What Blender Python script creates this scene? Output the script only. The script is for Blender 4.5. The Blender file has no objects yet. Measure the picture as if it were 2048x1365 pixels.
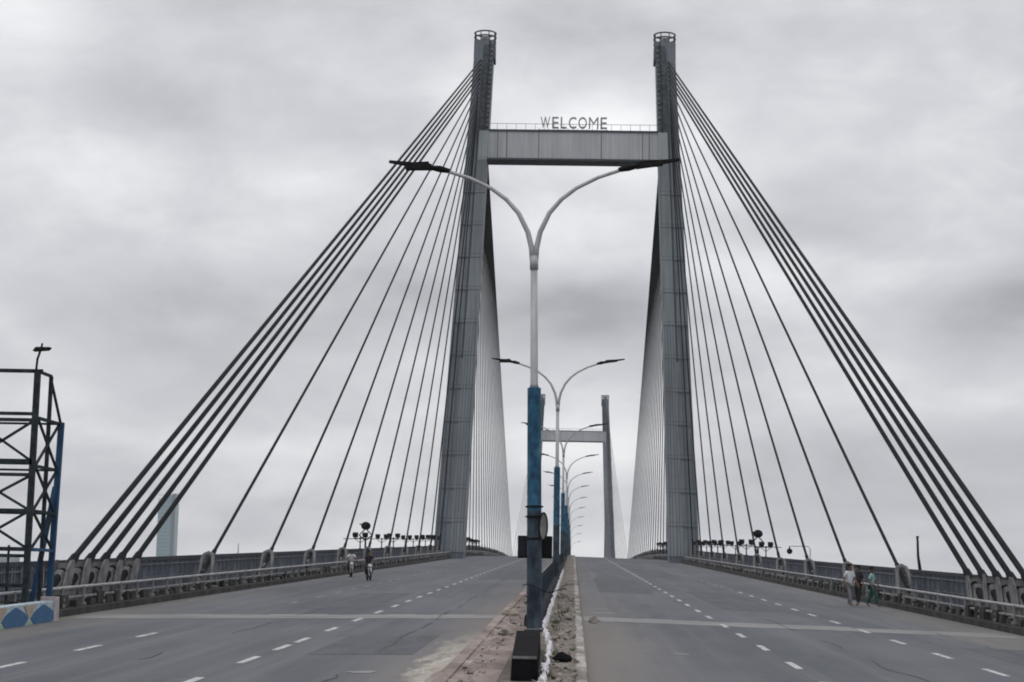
import bpy, math, random
from mathutils import Vector, Matrix, Euler
random.seed(7)
S = bpy.context.scene
COL = S.collection
R = math.radians

# ------------------------------------------------------------------ helpers
class MB:
    def __init__(s): s.v=[]; s.f=[]; s.mi=[]
    def poly(s, pts, m=0):
        b=len(s.v); s.v+= [tuple(p) for p in pts]; s.f.append(tuple(range(b,b+len(pts)))); s.mi.append(m)
    def hexa(s, p, m=0):           # 8 points: bottom loop 4, top loop 4
        b=len(s.v); s.v+=[tuple(q) for q in p]
        for f in ((3,2,1,0),(4,5,6,7),(0,1,5,4),(1,2,6,5),(2,3,7,6),(3,0,4,7)):
            s.f.append(tuple(b+i for i in f)); s.mi.append(m)
    def box(s, x0,x1,y0,y1,z0,z1, m=0):
        s.hexa([(x0,y0,z0),(x1,y0,z0),(x1,y1,z0),(x0,y1,z0),(x0,y0,z1),(x1,y0,z1),(x1,y1,z1),(x0,y1,z1)], m)
    def bar(s, a, b, w, h=None, m=0, up=(0,0,1)):
        h = h or w; a=Vector(a); b=Vector(b); d=(b-a).normalized(); u=Vector(up)
        if abs(d.dot(u))>.98: u=Vector((0,1,0))
        x=d.cross(u).normalized(); z=x.cross(d).normalized()
        x*=w/2; z*=h/2
        s.hexa([a-x-z,a+x-z,a+x+z,a-x+z,b-x-z,b+x-z,b+x+z,b-x+z], m)
    def tube(s, pts, rad, n=8, m=0, cap=True):
        pts=[Vector(p) for p in pts]
        if not isinstance(rad,(list,tuple)): rad=[rad]*len(pts)
        b=len(s.v)
        prev=None
        for i,p in enumerate(pts):
            d = (pts[min(i+1,len(pts)-1)]-pts[max(i-1,0)]).normalized()
            u = prev if prev is not None else (Vector((0,1,0)) if abs(d.z)>.9 else Vector((0,0,1)))
            x=(u-d*u.dot(d)).normalized(); prev=x; y=d.cross(x)
            for k in range(n):
                a=2*math.pi*k/n
                s.v.append(tuple(p+(x*math.cos(a)+y*math.sin(a))*rad[i]))
        for i in range(len(pts)-1):
            for k in range(n):
                s.f.append((b+i*n+k,b+i*n+(k+1)%n,b+(i+1)*n+(k+1)%n,b+(i+1)*n+k)); s.mi.append(m)
        if cap:
            s.f.append(tuple(b+k for k in reversed(range(n)))); s.mi.append(m)
            e=b+(len(pts)-1)*n
            s.f.append(tuple(e+k for k in range(n))); s.mi.append(m)
    def ball(s, c, r, n=10, m=0, sz=1.0):
        c=Vector(c); h=n//2
        pts=[c+Vector((0,0,-r*sz*math.cos(math.pi*i/h))) for i in range(h+1)]
        rad=[max(r*math.sin(math.pi*i/h),.002) for i in range(h+1)]
        b=len(s.v)
        for p,q in zip(pts,rad):
            for k in range(n):
                a=2*math.pi*k/n; s.v.append((p.x+q*math.cos(a),p.y+q*math.sin(a),p.z))
        for i in range(h):
            for k in range(n):
                s.f.append((b+i*n+k,b+i*n+(k+1)%n,b+(i+1)*n+(k+1)%n,b+(i+1)*n+k)); s.mi.append(m)
    def mesh(s, name, mats, smooth=False):
        me=bpy.data.meshes.new(name); me.from_pydata(s.v,[],s.f); me.update()
        for m in (mats if isinstance(mats,(list,tuple)) else [mats]): me.materials.append(m)
        me.polygons.foreach_set('material_index', s.mi)
        if smooth: me.polygons.foreach_set('use_smooth',[True]*len(me.polygons))
        return me
    def build(s, name, mats, parent=None, smooth=False, bevel=0, loc=None):
        o=bpy.data.objects.new(name, s.mesh(name,mats,smooth)); COL.objects.link(o)
        if parent is not None: o.parent=parent
        if loc is not None: o.location=loc
        if bevel:
            bv=o.modifiers.new('bevel','BEVEL'); bv.width=bevel; bv.segments=2; bv.limit_method='ANGLE'
        return o

def tag(o, label=None, cat=None, group=None, kind=None):
    if label: o['label']=label
    if cat: o['category']=cat
    if group: o['group']=group
    if kind: o['kind']=kind
    return o
def empty(name, loc=(0,0,0), rz=0):
    o=bpy.data.objects.new(name,None); COL.objects.link(o); o.location=loc; o.rotation_euler=(0,0,rz); o.empty_display_size=.3
    return o
def place(name, me, parent=None, loc=(0,0,0), rot=(0,0,0), scale=None):
    o=bpy.data.objects.new(name, me); COL.objects.link(o); o.location=loc; o.rotation_euler=rot
    if parent is not None: o.parent=parent
    if scale: o.scale=scale
    return o
def copy_tree(o, parent=None):
    c=o.copy(); COL.objects.link(c)
    if parent is not None: c.parent=parent
    for ch in list(o.children): copy_tree(ch,c)
    return c

# ------------------------------------------------------------------ materials
def mat(name, c1, c2=None, scale=3.0, rough=.8, metal=0., bump=0., stretch=(1,1,1), detail=6, lo=.35, hi=.65, c3=None, coord='Object', spec=.3):
    m=bpy.data.materials.new(name); m.use_nodes=True; nt=m.node_tree; N=nt.nodes; L=nt.links
    bs=N['Principled BSDF']; bs.inputs['Roughness'].default_value=rough; bs.inputs['Metallic'].default_value=metal
    bs.inputs['Specular IOR Level'].default_value=spec
    c2=c2 or tuple(min(1,x*1.25) for x in c1)
    tc=N.new('ShaderNodeTexCoord'); mp=N.new('ShaderNodeMapping'); mp.inputs['Scale'].default_value=stretch
    no=N.new('ShaderNodeTexNoise'); no.inputs['Scale'].default_value=scale; no.inputs['Detail'].default_value=detail; no.inputs['Roughness'].default_value=.62
    cr=N.new('ShaderNodeValToRGB'); cr.color_ramp.elements[0].position=lo; cr.color_ramp.elements[1].position=hi
    cr.color_ramp.elements[0].color=(*c1,1); cr.color_ramp.elements[1].color=(*c2,1)
    if c3:
        e=cr.color_ramp.elements.new(min(.98,hi+.12)); e.color=(*c3,1)
    L.new(tc.outputs[coord],mp.inputs['Vector']); L.new(mp.outputs[0],no.inputs['Vector']); L.new(no.outputs['Fac'],cr.inputs[0]); L.new(cr.outputs[0],bs.inputs['Base Color'])
    if bump:
        bp=N.new('ShaderNodeBump'); bp.inputs['Strength'].default_value=bump; bp.inputs['Distance'].default_value=.02
        n2=N.new('ShaderNodeTexNoise'); n2.inputs['Scale'].default_value=scale*6; n2.inputs['Detail'].default_value=4
        L.new(mp.outputs[0],n2.inputs['Vector']); L.new(n2.outputs['Fac'],bp.inputs['Height']); L.new(bp.outputs[0],bs.inputs['Normal'])
    return m
def nd(nt,t,**kw):
    n=nt.nodes.new(t)
    for k,v in kw.items(): setattr(n,k,v)
    return n
def mth(nt,op,a,b=None,c=None,clamp=False):
    n=nt.nodes.new('ShaderNodeMath'); n.operation=op; n.use_clamp=clamp
    for i,x in enumerate((a,b,c)):
        if x is None: continue
        if isinstance(x,(int,float)): n.inputs[i].default_value=x
        else: nt.links.new(x,n.inputs[i])
    return n.outputs[0]
def mixc(nt,f,a,b):
    n=nt.nodes.new('ShaderNodeMix'); n.data_type='RGBA'
    if isinstance(f,(int,float)): n.inputs[0].default_value=f
    else: nt.links.new(f,n.inputs[0])
    for i,x in ((6,a),(7,b)):
        if isinstance(x,tuple): n.inputs[i].default_value=(*x,1)
        else: nt.links.new(x,n.inputs[i])
    return n.outputs[2]
def noise(nt,vec,scale,detail=5,rough=.6):
    n=nt.nodes.new('ShaderNodeTexNoise'); n.inputs['Scale'].default_value=scale; n.inputs['Detail'].default_value=detail; n.inputs['Roughness'].default_value=rough
    nt.links.new(vec,n.inputs['Vector']); return n.outputs['Fac']
def vmul(nt,vec,s):
    n=nt.nodes.new('ShaderNodeMapping'); n.inputs['Scale'].default_value=s; nt.links.new(vec,n.inputs['Vector']); return n.outputs[0]
def step(nt,x,a,b):
    n=nt.nodes.new('ShaderNodeMapRange'); n.interpolation_type='SMOOTHSTEP'
    nt.links.new(x,n.inputs['Value']); n.inputs['From Min'].default_value=a; n.inputs['From Max'].default_value=b
    return n.outputs['Result']
def newmat(name,rough=.85):
    m=bpy.data.materials.new(name); m.use_nodes=True
    bs=m.node_tree.nodes['Principled BSDF']; bs.inputs['Roughness'].default_value=rough; bs.inputs['Specular IOR Level'].default_value=.25
    return m,m.node_tree,bs

# asphalt: base tone, longitudinal tyre wear, dirt drifting in from both edges, patches
def asphalt():
    m,nt,bs=newmat('asphalt',.8)
    tc=nd(nt,'ShaderNodeTexCoord').outputs['Object']
    sx=nd(nt,'ShaderNodeSeparateXYZ'); nt.links.new(tc,sx.inputs[0]); X,Y=sx.outputs[0],sx.outputs[1]
    big=noise(nt,vmul(nt,tc,(.25,.05,1)),1.0,5)
    base=mixc(nt,step(nt,big,.3,.7),(.080,.086,.101),(.122,.128,.144))
    streak=noise(nt,vmul(nt,tc,(1.6,.012,1)),1.0,6,.65)
    base=mixc(nt,mth(nt,'MULTIPLY',step(nt,streak,.45,.72),.6),base,(.165,.165,.17))
    grain=noise(nt,tc,38.0,3)
    base=mixc(nt,mth(nt,'MULTIPLY',step(nt,grain,.45,.75),.3),base,(.2,.2,.21))
    spots=noise(nt,vmul(nt,tc,(1,.35,1)),.9,7,.7)
    base=mixc(nt,mth(nt,'MULTIPLY',step(nt,spots,.6,.68),.42),base,(.062,.064,.07))
    ax=mth(nt,'ABSOLUTE',X)
    dn=noise(nt,vmul(nt,tc,(.5,.09,1)),1.3,6,.65)
    edge=step(nt,mth(nt,'ADD',ax,mth(nt,'MULTIPLY',mth(nt,'SUBTRACT',dn,.5),9)),11.2,15.0)
    neary=step(nt,Y,95,40)
    base=mixc(nt,mth(nt,'MULTIPLY',edge,mth(nt,'ADD',mth(nt,'MULTIPLY',neary,.62),.18)),base,(.20,.185,.155))
    cen=step(nt,mth(nt,'ADD',ax,mth(nt,'MULTIPLY',mth(nt,'SUBTRACT',dn,.5),2.4)),3.6,1.0)
    base=mixc(nt,mth(nt,'MULTIPLY',cen,mth(nt,'ADD',mth(nt,'MULTIPLY',neary,.5),.3)),base,(.21,.185,.165))
    wn=noise(nt,vmul(nt,tc,(1.8,.28,1)),1.6,8,.7)
    side=mth(nt,'MULTIPLY',step(nt,mth(nt,'ADD',X,mth(nt,'MULTIPLY',mth(nt,'SUBTRACT',wn,.5),2.6)),-2.15,-1.55),mth(nt,'LESS_THAN',X,0))
    side=mth(nt,'MULTIPLY',side,step(nt,mth(nt,'ADD',Y,mth(nt,'MULTIPLY',wn,14)),58,44))
    base=mixc(nt,mth(nt,'MULTIPLY',side,.9),base,(.42,.385,.335))
    wp=step(nt,noise(nt,vmul(nt,tc,(2.6,.5,1)),2.1,7,.7),.55,.62)
    base=mixc(nt,mth(nt,'MULTIPLY',mth(nt,'MULTIPLY',side,wp),.8),base,(.56,.54,.50))
    nt.links.new(base,bs.inputs['Base Color'])
    bp=nd(nt,'ShaderNodeBump'); bp.inputs['Strength'].default_value=.35; bp.inputs['Distance'].default_value=.01
    nt.links.new(grain,bp.inputs['Height']); nt.links.new(bp.outputs[0],bs.inputs['Normal'])
    return m
def worn_paint():
    m,nt,bs=newmat('worn_road_paint',.7)
    tc=nd(nt,'ShaderNodeTexCoord').outputs['Object']
    n=noise(nt,vmul(nt,tc,(5,2,1)),2.0,6,.7)
    nt.links.new(mixc(nt,step(nt,n,.36,.52),(.16,.16,.17),(.54,.54,.53)),bs.inputs['Base Color'])
    return m
def faint_paint():
    m,nt,bs=newmat('faint_road_paint',.7)
    tc=nd(nt,'ShaderNodeTexCoord').outputs['Object']
    n=noise(nt,vmul(nt,tc,(5,1,1)),2.0,6,.7)
    nt.links.new(mixc(nt,step(nt,n,.42,.62),(.13,.132,.14),(.3,.3,.3)),bs.inputs['Base Color'])
    return m
def steel(name, a, b, line=.5):
    # painted steel plating: vertical rain streaks, welded joints every 4.4 m, stiffener lines low down
    m,nt,bs=newmat(name,.55)
    tc=nd(nt,'ShaderNodeTexCoord').outputs['Object']
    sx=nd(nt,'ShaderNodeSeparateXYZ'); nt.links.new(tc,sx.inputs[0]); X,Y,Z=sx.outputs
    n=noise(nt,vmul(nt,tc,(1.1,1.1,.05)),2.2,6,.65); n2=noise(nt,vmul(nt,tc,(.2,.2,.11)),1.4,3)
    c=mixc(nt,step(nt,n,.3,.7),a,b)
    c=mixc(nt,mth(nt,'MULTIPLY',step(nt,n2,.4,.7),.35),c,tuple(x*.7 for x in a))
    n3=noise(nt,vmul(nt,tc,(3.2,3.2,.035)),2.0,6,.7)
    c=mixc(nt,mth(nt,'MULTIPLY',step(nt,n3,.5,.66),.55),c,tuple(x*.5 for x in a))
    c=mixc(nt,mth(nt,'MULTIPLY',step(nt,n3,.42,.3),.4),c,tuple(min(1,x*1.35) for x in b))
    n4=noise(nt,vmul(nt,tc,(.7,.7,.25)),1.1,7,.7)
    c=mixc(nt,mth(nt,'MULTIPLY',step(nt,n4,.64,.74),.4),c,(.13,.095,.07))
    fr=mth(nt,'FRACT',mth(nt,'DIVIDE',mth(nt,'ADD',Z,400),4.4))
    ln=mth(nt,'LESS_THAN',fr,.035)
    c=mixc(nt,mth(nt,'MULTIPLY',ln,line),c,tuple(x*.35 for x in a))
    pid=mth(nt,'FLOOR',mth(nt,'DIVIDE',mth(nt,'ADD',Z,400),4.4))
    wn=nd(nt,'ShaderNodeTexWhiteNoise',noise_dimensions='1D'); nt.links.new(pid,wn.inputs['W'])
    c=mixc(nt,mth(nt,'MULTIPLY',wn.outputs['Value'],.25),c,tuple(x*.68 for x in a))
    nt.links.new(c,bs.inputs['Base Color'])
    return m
M={}
M['asphalt']=asphalt(); M['paint']=worn_paint(); M['faint']=faint_paint()
M['patch']=mat('newer_asphalt',(.078,.082,.092),(.108,.112,.122),2.0,.85,stretch=(1,.2,1))
M['patch2']=mat('tar_seal',(.045,.046,.05),(.075,.076,.08),3,.8)
M['weed']=mat('dusty_weed_leaf',(.045,.06,.025),(.11,.12,.06),6,.9)
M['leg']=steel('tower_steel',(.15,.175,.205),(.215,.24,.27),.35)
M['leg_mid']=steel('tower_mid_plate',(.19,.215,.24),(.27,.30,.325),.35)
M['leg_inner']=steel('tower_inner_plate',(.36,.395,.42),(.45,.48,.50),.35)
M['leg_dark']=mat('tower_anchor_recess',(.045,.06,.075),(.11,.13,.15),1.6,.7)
M['beam']=steel('crossbeam_steel',(.44,.455,.49),(.52,.535,.56),0)
M['seam']=mat('dark_seam',(.05,.065,.08),(.08,.095,.11),2,.7)
M['rib']=mat('weld_line_grime',(.07,.085,.105),(.13,.15,.17),1.5,.7)
M['cable']=mat('cable_sheath',(.008,.009,.011),(.016,.017,.02),2,.7,spec=.08)
M['galv']=mat('galvanised_steel',(.33,.34,.35),(.46,.47,.48),5,.5,.2,stretch=(1,1,.2))
M['palesteel']=mat('pale_anchor_steel',(.10,.10,.105),(.235,.23,.225),1.7,.8,c3=(.06,.05,.045))
M['black']=mat('black_paint',(.006,.006,.007),(.013,.013,.014),6,.7,spec=.1)
M['dark']=mat('dark_painted_steel',(.012,.015,.019),(.028,.033,.038),5,.7,spec=.12)
M['bluelamp']=mat('flaking_blue_pole_paint',(.010,.038,.085),(.025,.12,.20),3.2,.7,stretch=(1,1,.6),lo=.38,hi=.56,c3=(.12,.20,.22))
M['blueold']=mat('grimy_blue_grey_pole_paint',(.012,.02,.03),(.04,.062,.085),3,.75,stretch=(1,1,.5),lo=.4,hi=.56,c3=(.09,.11,.12))
M['rail']=mat('dark_top_rail',(.022,.028,.037),(.05,.058,.07),4,.7)
M['picket']=mat('blue_grey_picket_paint',(.045,.062,.085),(.10,.125,.155),3,.6,c3=(.15,.13,.12))
M['pickpale']=mat('greyed_rail_paint',(.10,.105,.125),(.20,.205,.235),2.5,.7)
M['panel']=mat('dusty_railing_panel',(.06,.075,.095),(.125,.145,.17),2.3,.7)
M['crash']=mat('pale_crash_rail',(.30,.30,.31),(.45,.45,.46),3,.6,stretch=(1,.3,1))
M['foot']=mat('under_rail_shade',(.012,.012,.014),(.07,.068,.062),1.3,.9)  # near-black tone standing in for the shade under the crash rail
M['crashpost']=mat('crash_post',(.14,.14,.145),(.3,.295,.29),3,.8)
M['concrete']=mat('stained_concrete',(.022,.022,.024),(.07,.066,.06),1.2,.9,bump=.4)
M['walk']=mat('walkway_concrete',(.045,.045,.048),(.09,.088,.085),1.0,.9,bump=.3)
M['median']=mat('earthy_median_top',(.12,.105,.088),(.235,.205,.18),1.5,.95,bump=.25,c3=(.10,.11,.07),lo=.4,hi=.6,stretch=(1,.3,1))
M['kerbpale']=mat('pale_broken_kerb',(.17,.155,.14),(.46,.42,.39),1.1,.9,bump=.3,lo=.45,hi=.62,stretch=(1,.35,1))
M['kerbpink']=mat('pinkish_kerb_render',(.17,.135,.12),(.36,.295,.275),1.1,.9,bump=.2,lo=.38,hi=.62,stretch=(1,.3,1))
M['whitep']=mat('flaking_white_paint',(.30,.29,.30),(.66,.64,.66),3.5,.8,bump=.6,lo=.38,hi=.5)
M['sand']=mat('drifted_sand',(.25,.215,.175),(.44,.40,.345),1.6,.95,bump=.25,c3=(.60,.58,.54),stretch=(1,.4,1))
M['rubble']=mat('rubble_stone',(.18,.16,.14),(.36,.32,.29),5,.95,bump=.5)
M['barrier']=mat('soot_black_barrier',(.004,.004,.006),(.010,.009,.011),2.5,.85,bump=.3,spec=.05)
M['joint']=mat('pale_joint_mortar',(.15,.152,.155),(.27,.268,.262),1.0,.85,lo=.3,hi=.55,stretch=(.4,1.6,1))
M['gantry']=mat('black_gantry_paint',(.009,.014,.019),(.035,.045,.055),3,.7,spec=.12,c3=(.06,.045,.035))
M['gblue']=mat('blue_gantry_paint',(.012,.045,.11),(.02,.09,.17),2.0,.7,stretch=(1,1,.4),c3=(.10,.17,.2))
M['wallpale']=mat('pale_blue_wall_paint',(.30,.40,.45),(.52,.58,.60),4,.8,c3=(.35,.33,.3))
M['wallblue']=mat('blue_mural_paint',(.035,.11,.23),(.055,.15,.28),4,.7)
M['wallgreen']=mat('green_mural_paint',(.22,.38,.22),(.30,.48,.30),4,.7)
M['walltan']=mat('tan_mural_paint',(.34,.28,.23),(.44,.38,.32),4,.7)
M['wallpink']=mat('dusty_pillar_render',(.36,.31,.33),(.5,.45,.46),4,.8)
M['skyglass']=mat('pale_blue_curtain_wall',(.14,.27,.32),(.22,.37,.41),.02,.4,stretch=(1,1,.3))
M['farbld']=mat('far_facade_paint',(.25,.28,.30),(.38,.40,.42),.03,.8)
M['farwin']=mat('far_window_band',(.06,.09,.12),(.10,.13,.16),.05,.3)
M['letter']=mat('letter_sheet_metal',(.28,.31,.32),(.36,.38,.39),1,.6)
M['water']=mat('river_water',(.05,.055,.05),(.08,.085,.075),.02,.15,bump=.2)
M['ground']=mat('river_bank_ground',(.06,.07,.04),(.13,.12,.09),.01,.95)
M['deckside']=mat('deck_girder_steel',(.14,.15,.17),(.2,.21,.23),.5,.7)
M['skin']=mat('brown_skin',(.16,.085,.05),(.19,.10,.065),4,.6)
M['hair']=mat('black_hair',(.008,.007,.006),(.015,.013,.012),9,.6)
M['shirtw']=mat('white_shirt_cloth',(.50,.51,.55),(.62,.63,.66),5,.9)
M['shirtd']=mat('dark_shirt_cloth',(.018,.018,.028),(.04,.038,.05),5,.9)
M['shirtg']=mat('pale_teal_shirt_cloth',(.16,.34,.32),(.28,.46,.44),5,.9)
M['trousb']=mat('black_trouser_cloth',(.015,.016,.02),(.035,.036,.04),5,.9)
M['trousg']=mat('grey_trouser_cloth',(.12,.125,.14),(.2,.205,.22),5,.9)
M['trousgr']=mat('dark_green_trouser_cloth',(.01,.06,.05),(.02,.10,.085),5,.9)
M['tyre']=mat('tyre_rubber',(.012,.012,.012),(.022,.022,.022),8,.8)
M['bikered']=mat('dark_bike_paint',(.015,.014,.018),(.03,.028,.035),6,.3)
M['glasslamp']=mat('headlamp_glass',(.6,.6,.6),(.8,.8,.8),6,.15)

# ------------------------------------------------------------------ bridge geometry
CAMX=.9
T1,T2=242.0,699.0
G=.029
def zr(y):
    if y<=T1: return G*y
    if y>=T2: return G*T1 - G*(y-T2)
    s=y-T1; return G*T1+G*s-G*s*s/(T2-T1)
def slope(y): return (zr(y+.5)-zr(y-.5))
def zroad(x,y): return zr(y)-.02*max(0,abs(x)-1.1)

# ------------------------------------------------------------------ camera
cam=bpy.data.objects.new('camera',bpy.data.cameras.new('camera')); COL.objects.link(cam); S.camera=cam
FPX=3667.0
cam.data.lens=36*FPX/2048; cam.data.sensor_width=36; cam.data.clip_start=.5; cam.data.clip_end=30000
roll=R(1.2)
vx,vy=1145.0-1024, 1189-682.5
ux=vx*math.cos(roll)+vy*math.sin(roll); uy=-vx*math.sin(roll)+vy*math.cos(roll)
pitch=math.atan(uy/FPX); yaw=math.atan(ux*math.cos(pitch)/FPX)
mat_c=Matrix.Rotation(yaw,4,'Z')@Matrix.Rotation(R(90)+pitch,4,'X')@Matrix.Rotation(roll,4,'Z')
cam.matrix_world=Matrix.Translation((CAMX,0,2.4))@mat_c
CM=cam.matrix_world.inverted()
def proj(x,y,z):
    p=CM@Vector((x,y,z)); return (1024+FPX*p.x/-p.z, 682.5-FPX*p.y/-p.z)
def pixdir(px,py):
    d=Vector(((px-1024)/FPX,(682.5-py)/FPX,-1)); return (cam.matrix_world.to_3x3()@d).normalized()

# ------------------------------------------------------------------ world
w=bpy.data.worlds.new('World'); S.world=w; w.use_nodes=True; nt=w.node_tree
bg=nt.nodes['Background']; bg.inputs['Strength'].default_value=.1
sk=nd(nt,'ShaderNodeTexSky',sky_type='NISHITA'); sk.sun_disc=False; sk.sun_elevation=R(60); sk.sun_rotation=R(200); sk.dust_density=4
tc=nd(nt,'ShaderNodeTexCoord').outputs['Generated']
sx=nd(nt,'ShaderNodeSeparateXYZ'); nt.links.new(tc,sx.inputs[0]); Zd=sx.outputs[2]
# clouds project on a high layer: divide direction by height for natural perspective
den=mth(nt,'ADD',mth(nt,'MAXIMUM',Zd,0.0),.22)
cx=mth(nt,'DIVIDE',sx.outputs[0],den); cy=mth(nt,'DIVIDE',sx.outputs[1],den)
cb=nd(nt,'ShaderNodeCombineXYZ'); nt.links.new(cx,cb.inputs[0]); nt.links.new(cy,cb.inputs[1])
n1=noise(nt,cb.outputs[0],1.15,5,.5); n2=noise(nt,vmul(nt,tc,(1,1,2.2)),6.5,5,.5)
wrp=nd(nt,'ShaderNodeVectorMath',operation='MULTIPLY_ADD'); wn_=nd(nt,'ShaderNodeTexNoise'); wn_.inputs['Scale'].default_value=5; nt.links.new(vmul(nt,tc,(1,1,1.6)),wn_.inputs['Vector']); nt.links.new(wn_.outputs['Color'],wrp.inputs[0]); wrp.inputs[1].default_value=(.22,.22,.22); nt.links.new(vmul(nt,tc,(1,1,2.0)),wrp.inputs[2])
n5=noise(nt,wrp.outputs[0],11,9,.62)
cl=mth(nt,'ADD',mth(nt,'MULTIPLY',n1,.55),mth(nt,'MULTIPLY',n2,.45)); cl=mth(nt,'ADD',cl,mth(nt,'MULTIPLY',mth(nt,'SUBTRACT',n5,.5),.24))
def blob(px,py,sxp,syp,amp):
    # a cloud feature in a given direction of the sky
    d=pixdir(px,py); az=math.atan2(d.x,d.y)
    a=mth(nt,'ARCTAN2',sx.outputs[0],sx.outputs[1])
    u=mth(nt,'DIVIDE',mth(nt,'SUBTRACT',a,az),sxp/FPX); v=mth(nt,'DIVIDE',mth(nt,'SUBTRACT',Zd,d.z),syp/FPX)
    wob=mth(nt,'MULTIPLY',mth(nt,'SUBTRACT',n2,.5),2.2)
    r2=mth(nt,'ADD',mth(nt,'MULTIPLY',u,u),mth(nt,'MULTIPLY',v,v))
    g=mth(nt,'EXPONENT',mth(nt,'MULTIPLY',mth(nt,'ADD',r2,wob),-1))
    return mth(nt,'MULTIPLY',mth(nt,'MINIMUM',g,1.6),amp)
tot=mth(nt,'MULTIPLY',mth(nt,'SUBTRACT',cl,.5),4.6)
BL=[(1000,1120,1600,70,.35),(1170,620,170,75,-.62),(1900,620,230,55,-.60),(40,20,230,100,.8),(760,30,360,70,-.5),(330,600,330,60,-.25),(330,900,360,70,-.35),(620,360,260,120,.28),(1700,250,330,120,.35),
    (1850,780,260,60,.30),(1130,440,150,70,.22),(150,320,200,90,.25),(680,720,200,50,.3),(1150,880,160,120,.55),(1500,60,300,60,-.3),(850,570,200,60,-.3),(1000,170,300,60,.15),(1700,480,200,50,-.3),(500,480,200,50,.15),(1230,260,160,60,.6),(120,820,200,60,.3)]
for b in BL: tot=mth(nt,'ADD',tot,blob(*b))
tot=mth(nt,'ADD',mth(nt,'MULTIPLY',tot,.5),.5,clamp=True)
cr=nd(nt,'ShaderNodeValToRGB'); nt.links.new(tot,cr.inputs[0])
e=cr.color_ramp.elements; e[0].position=0; e[0].color=(.33,.335,.36,1); e[1].position=1; e[1].color=(.88,.895,.90,1)
q=e.new(.5); q.color=(.56,.565,.595,1)
zen=nd(nt,'ShaderNodeMapRange'); nt.links.new(Zd,zen.inputs[0]); zen.inputs['From Min'].default_value=.34; zen.inputs['From Max'].default_value=.95; zen.inputs['To Min'].default_value=12.6; zen.inputs['To Max'].default_value=16
sc=nd(nt,'ShaderNodeVectorMath',operation='SCALE'); nt.links.new(cr.outputs[0],sc.inputs[0]); nt.links.new(zen.outputs[0],sc.inputs['Scale'])
nt.links.new(mixc(nt,.97,sk.outputs[0],sc.outputs[0]),bg.inputs['Color'])
sun=bpy.data.objects.new('sun',bpy.data.lights.new('sun','SUN')); COL.objects.link(sun)
sun.data.energy=.6; sun.data.angle=R(25); sun.data.color=(1,.97,.93)
sun.rotation_euler=(R(30),0,R(20)+math.pi)   # high, a little behind the camera
sun.rotation_euler=Vector((.3,.75,-1.6)).to_track_quat('-Z','Y').to_euler()
S.view_settings.view_transform='Standard'; S.view_settings.look='None'; S.view_settings.exposure=0; S.view_settings.gamma=1
S.cycles.max_bounces=6; S.cycles.pixel_filter_type='BLACKMAN_HARRIS'; S.cycles.filter_width=1.9

# ------------------------------------------------------------------ ground / river
b=MB(); b.poly([(-12000,-3000,-33),(12000,-3000,-33),(12000,20000,-33),(-12000,20000,-33)]); tag(b.build('ground',M['ground']),kind='structure')
b=MB(); b.poly([(-11500,262,-32.9),(11500,262,-32.9),(11500,690,-32.9),(-11500,690,-32.9)]); tag(b.build('river_water',M['water']),kind='structure')

# ------------------------------------------------------------------ deck, carriageways
ys=[-40+5*i for i in range(0,int(1040/5)+1)]
def strip(mb, x0,x1,dz0=0,dz1=None,y0=-40,y1=1000,m=0, stepy=5, f=zroad):
    dz1=dz0 if dz1 is None else dz1
    n=max(1,int(math.ceil((y1-y0)/stepy)))
    for i in range(n):
        a=y0+(y1-y0)*i/n; c=y0+(y1-y0)*(i+1)/n
        mb.poly([(x0,a,f(x0,a)+dz0),(x1,a,f(x1,a)+dz1),(x1,c,f(x1,c)+dz1),(x0,c,f(x0,c)+dz0)],m)
KX=15.0
b=MB(); strip(b,-KX,-1.0); strip(b,1.15,KX); tag(b.build('asphalt_road',M['asphalt']),kind='structure')
def solid(mb,x0,x1,zlo,zhi,y0,y1,stepy=5,m=0,ref=None):
    n=max(1,int(math.ceil((y1-y0)/stepy))); zf=(lambda y: zr(y)) if ref is None else ref
    for i in range(n):
        a=y0+(y1-y0)*i/n; c=y0+(y1-y0)*(i+1)/n
        za,zc=zf(a),zf(c)
        for P in (((x0,a,za+zhi),(x1,a,za+zhi),(x1,c,zc+zhi),(x0,c,zc+zhi)),((x0,a,za+zlo),(x0,c,zc+zlo),(x1,c,zc+zlo),(x1,a,za+zlo)),
                  ((x0,a,za+zlo),(x0,a,za+zhi),(x0,c,zc+zhi),(x0,c,zc+zlo)),((x1,a,za+zlo),(x1,c,zc+zlo),(x1,c,zc+zhi),(x1,a,za+zhi))):
            mb.poly(P,m)
    for (yy,rev) in ((y0,0),(y1,1)):
        z=zf(yy); p=[(x0,yy,z+zlo),(x1,yy,z+zlo),(x1,yy,z+zhi),(x0,yy,z+zhi)]
        mb.poly(p[::-1] if rev else p,m)
b=MB(); solid(b,-KX-.1,KX+.1,-2.4,-.62,-40,1000)
for x in (-14.3,14.3): solid(b,x-.5,x+.5,-3.6,-2.4,-40,1000)
tag(b.build('bridge_deck',M['deckside']),kind='structure')
b=MB()
for s in (-1,1): solid(b,min(s*KX,s*17.0),max(s*KX,s*17.1),-1.2,-.10,-40,1000)
tag(b.build('walkway',M['walk']),kind='structure')
b=MB()
for s in (-1,1): solid(b,min(s*(KX-.12),s*(KX+.16)),max(s*(KX-.12),s*(KX+.16)),-.5,-.06,-40,1000)
tag(b.build('roadside_kerb',M['concrete']),kind='structure')
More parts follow.
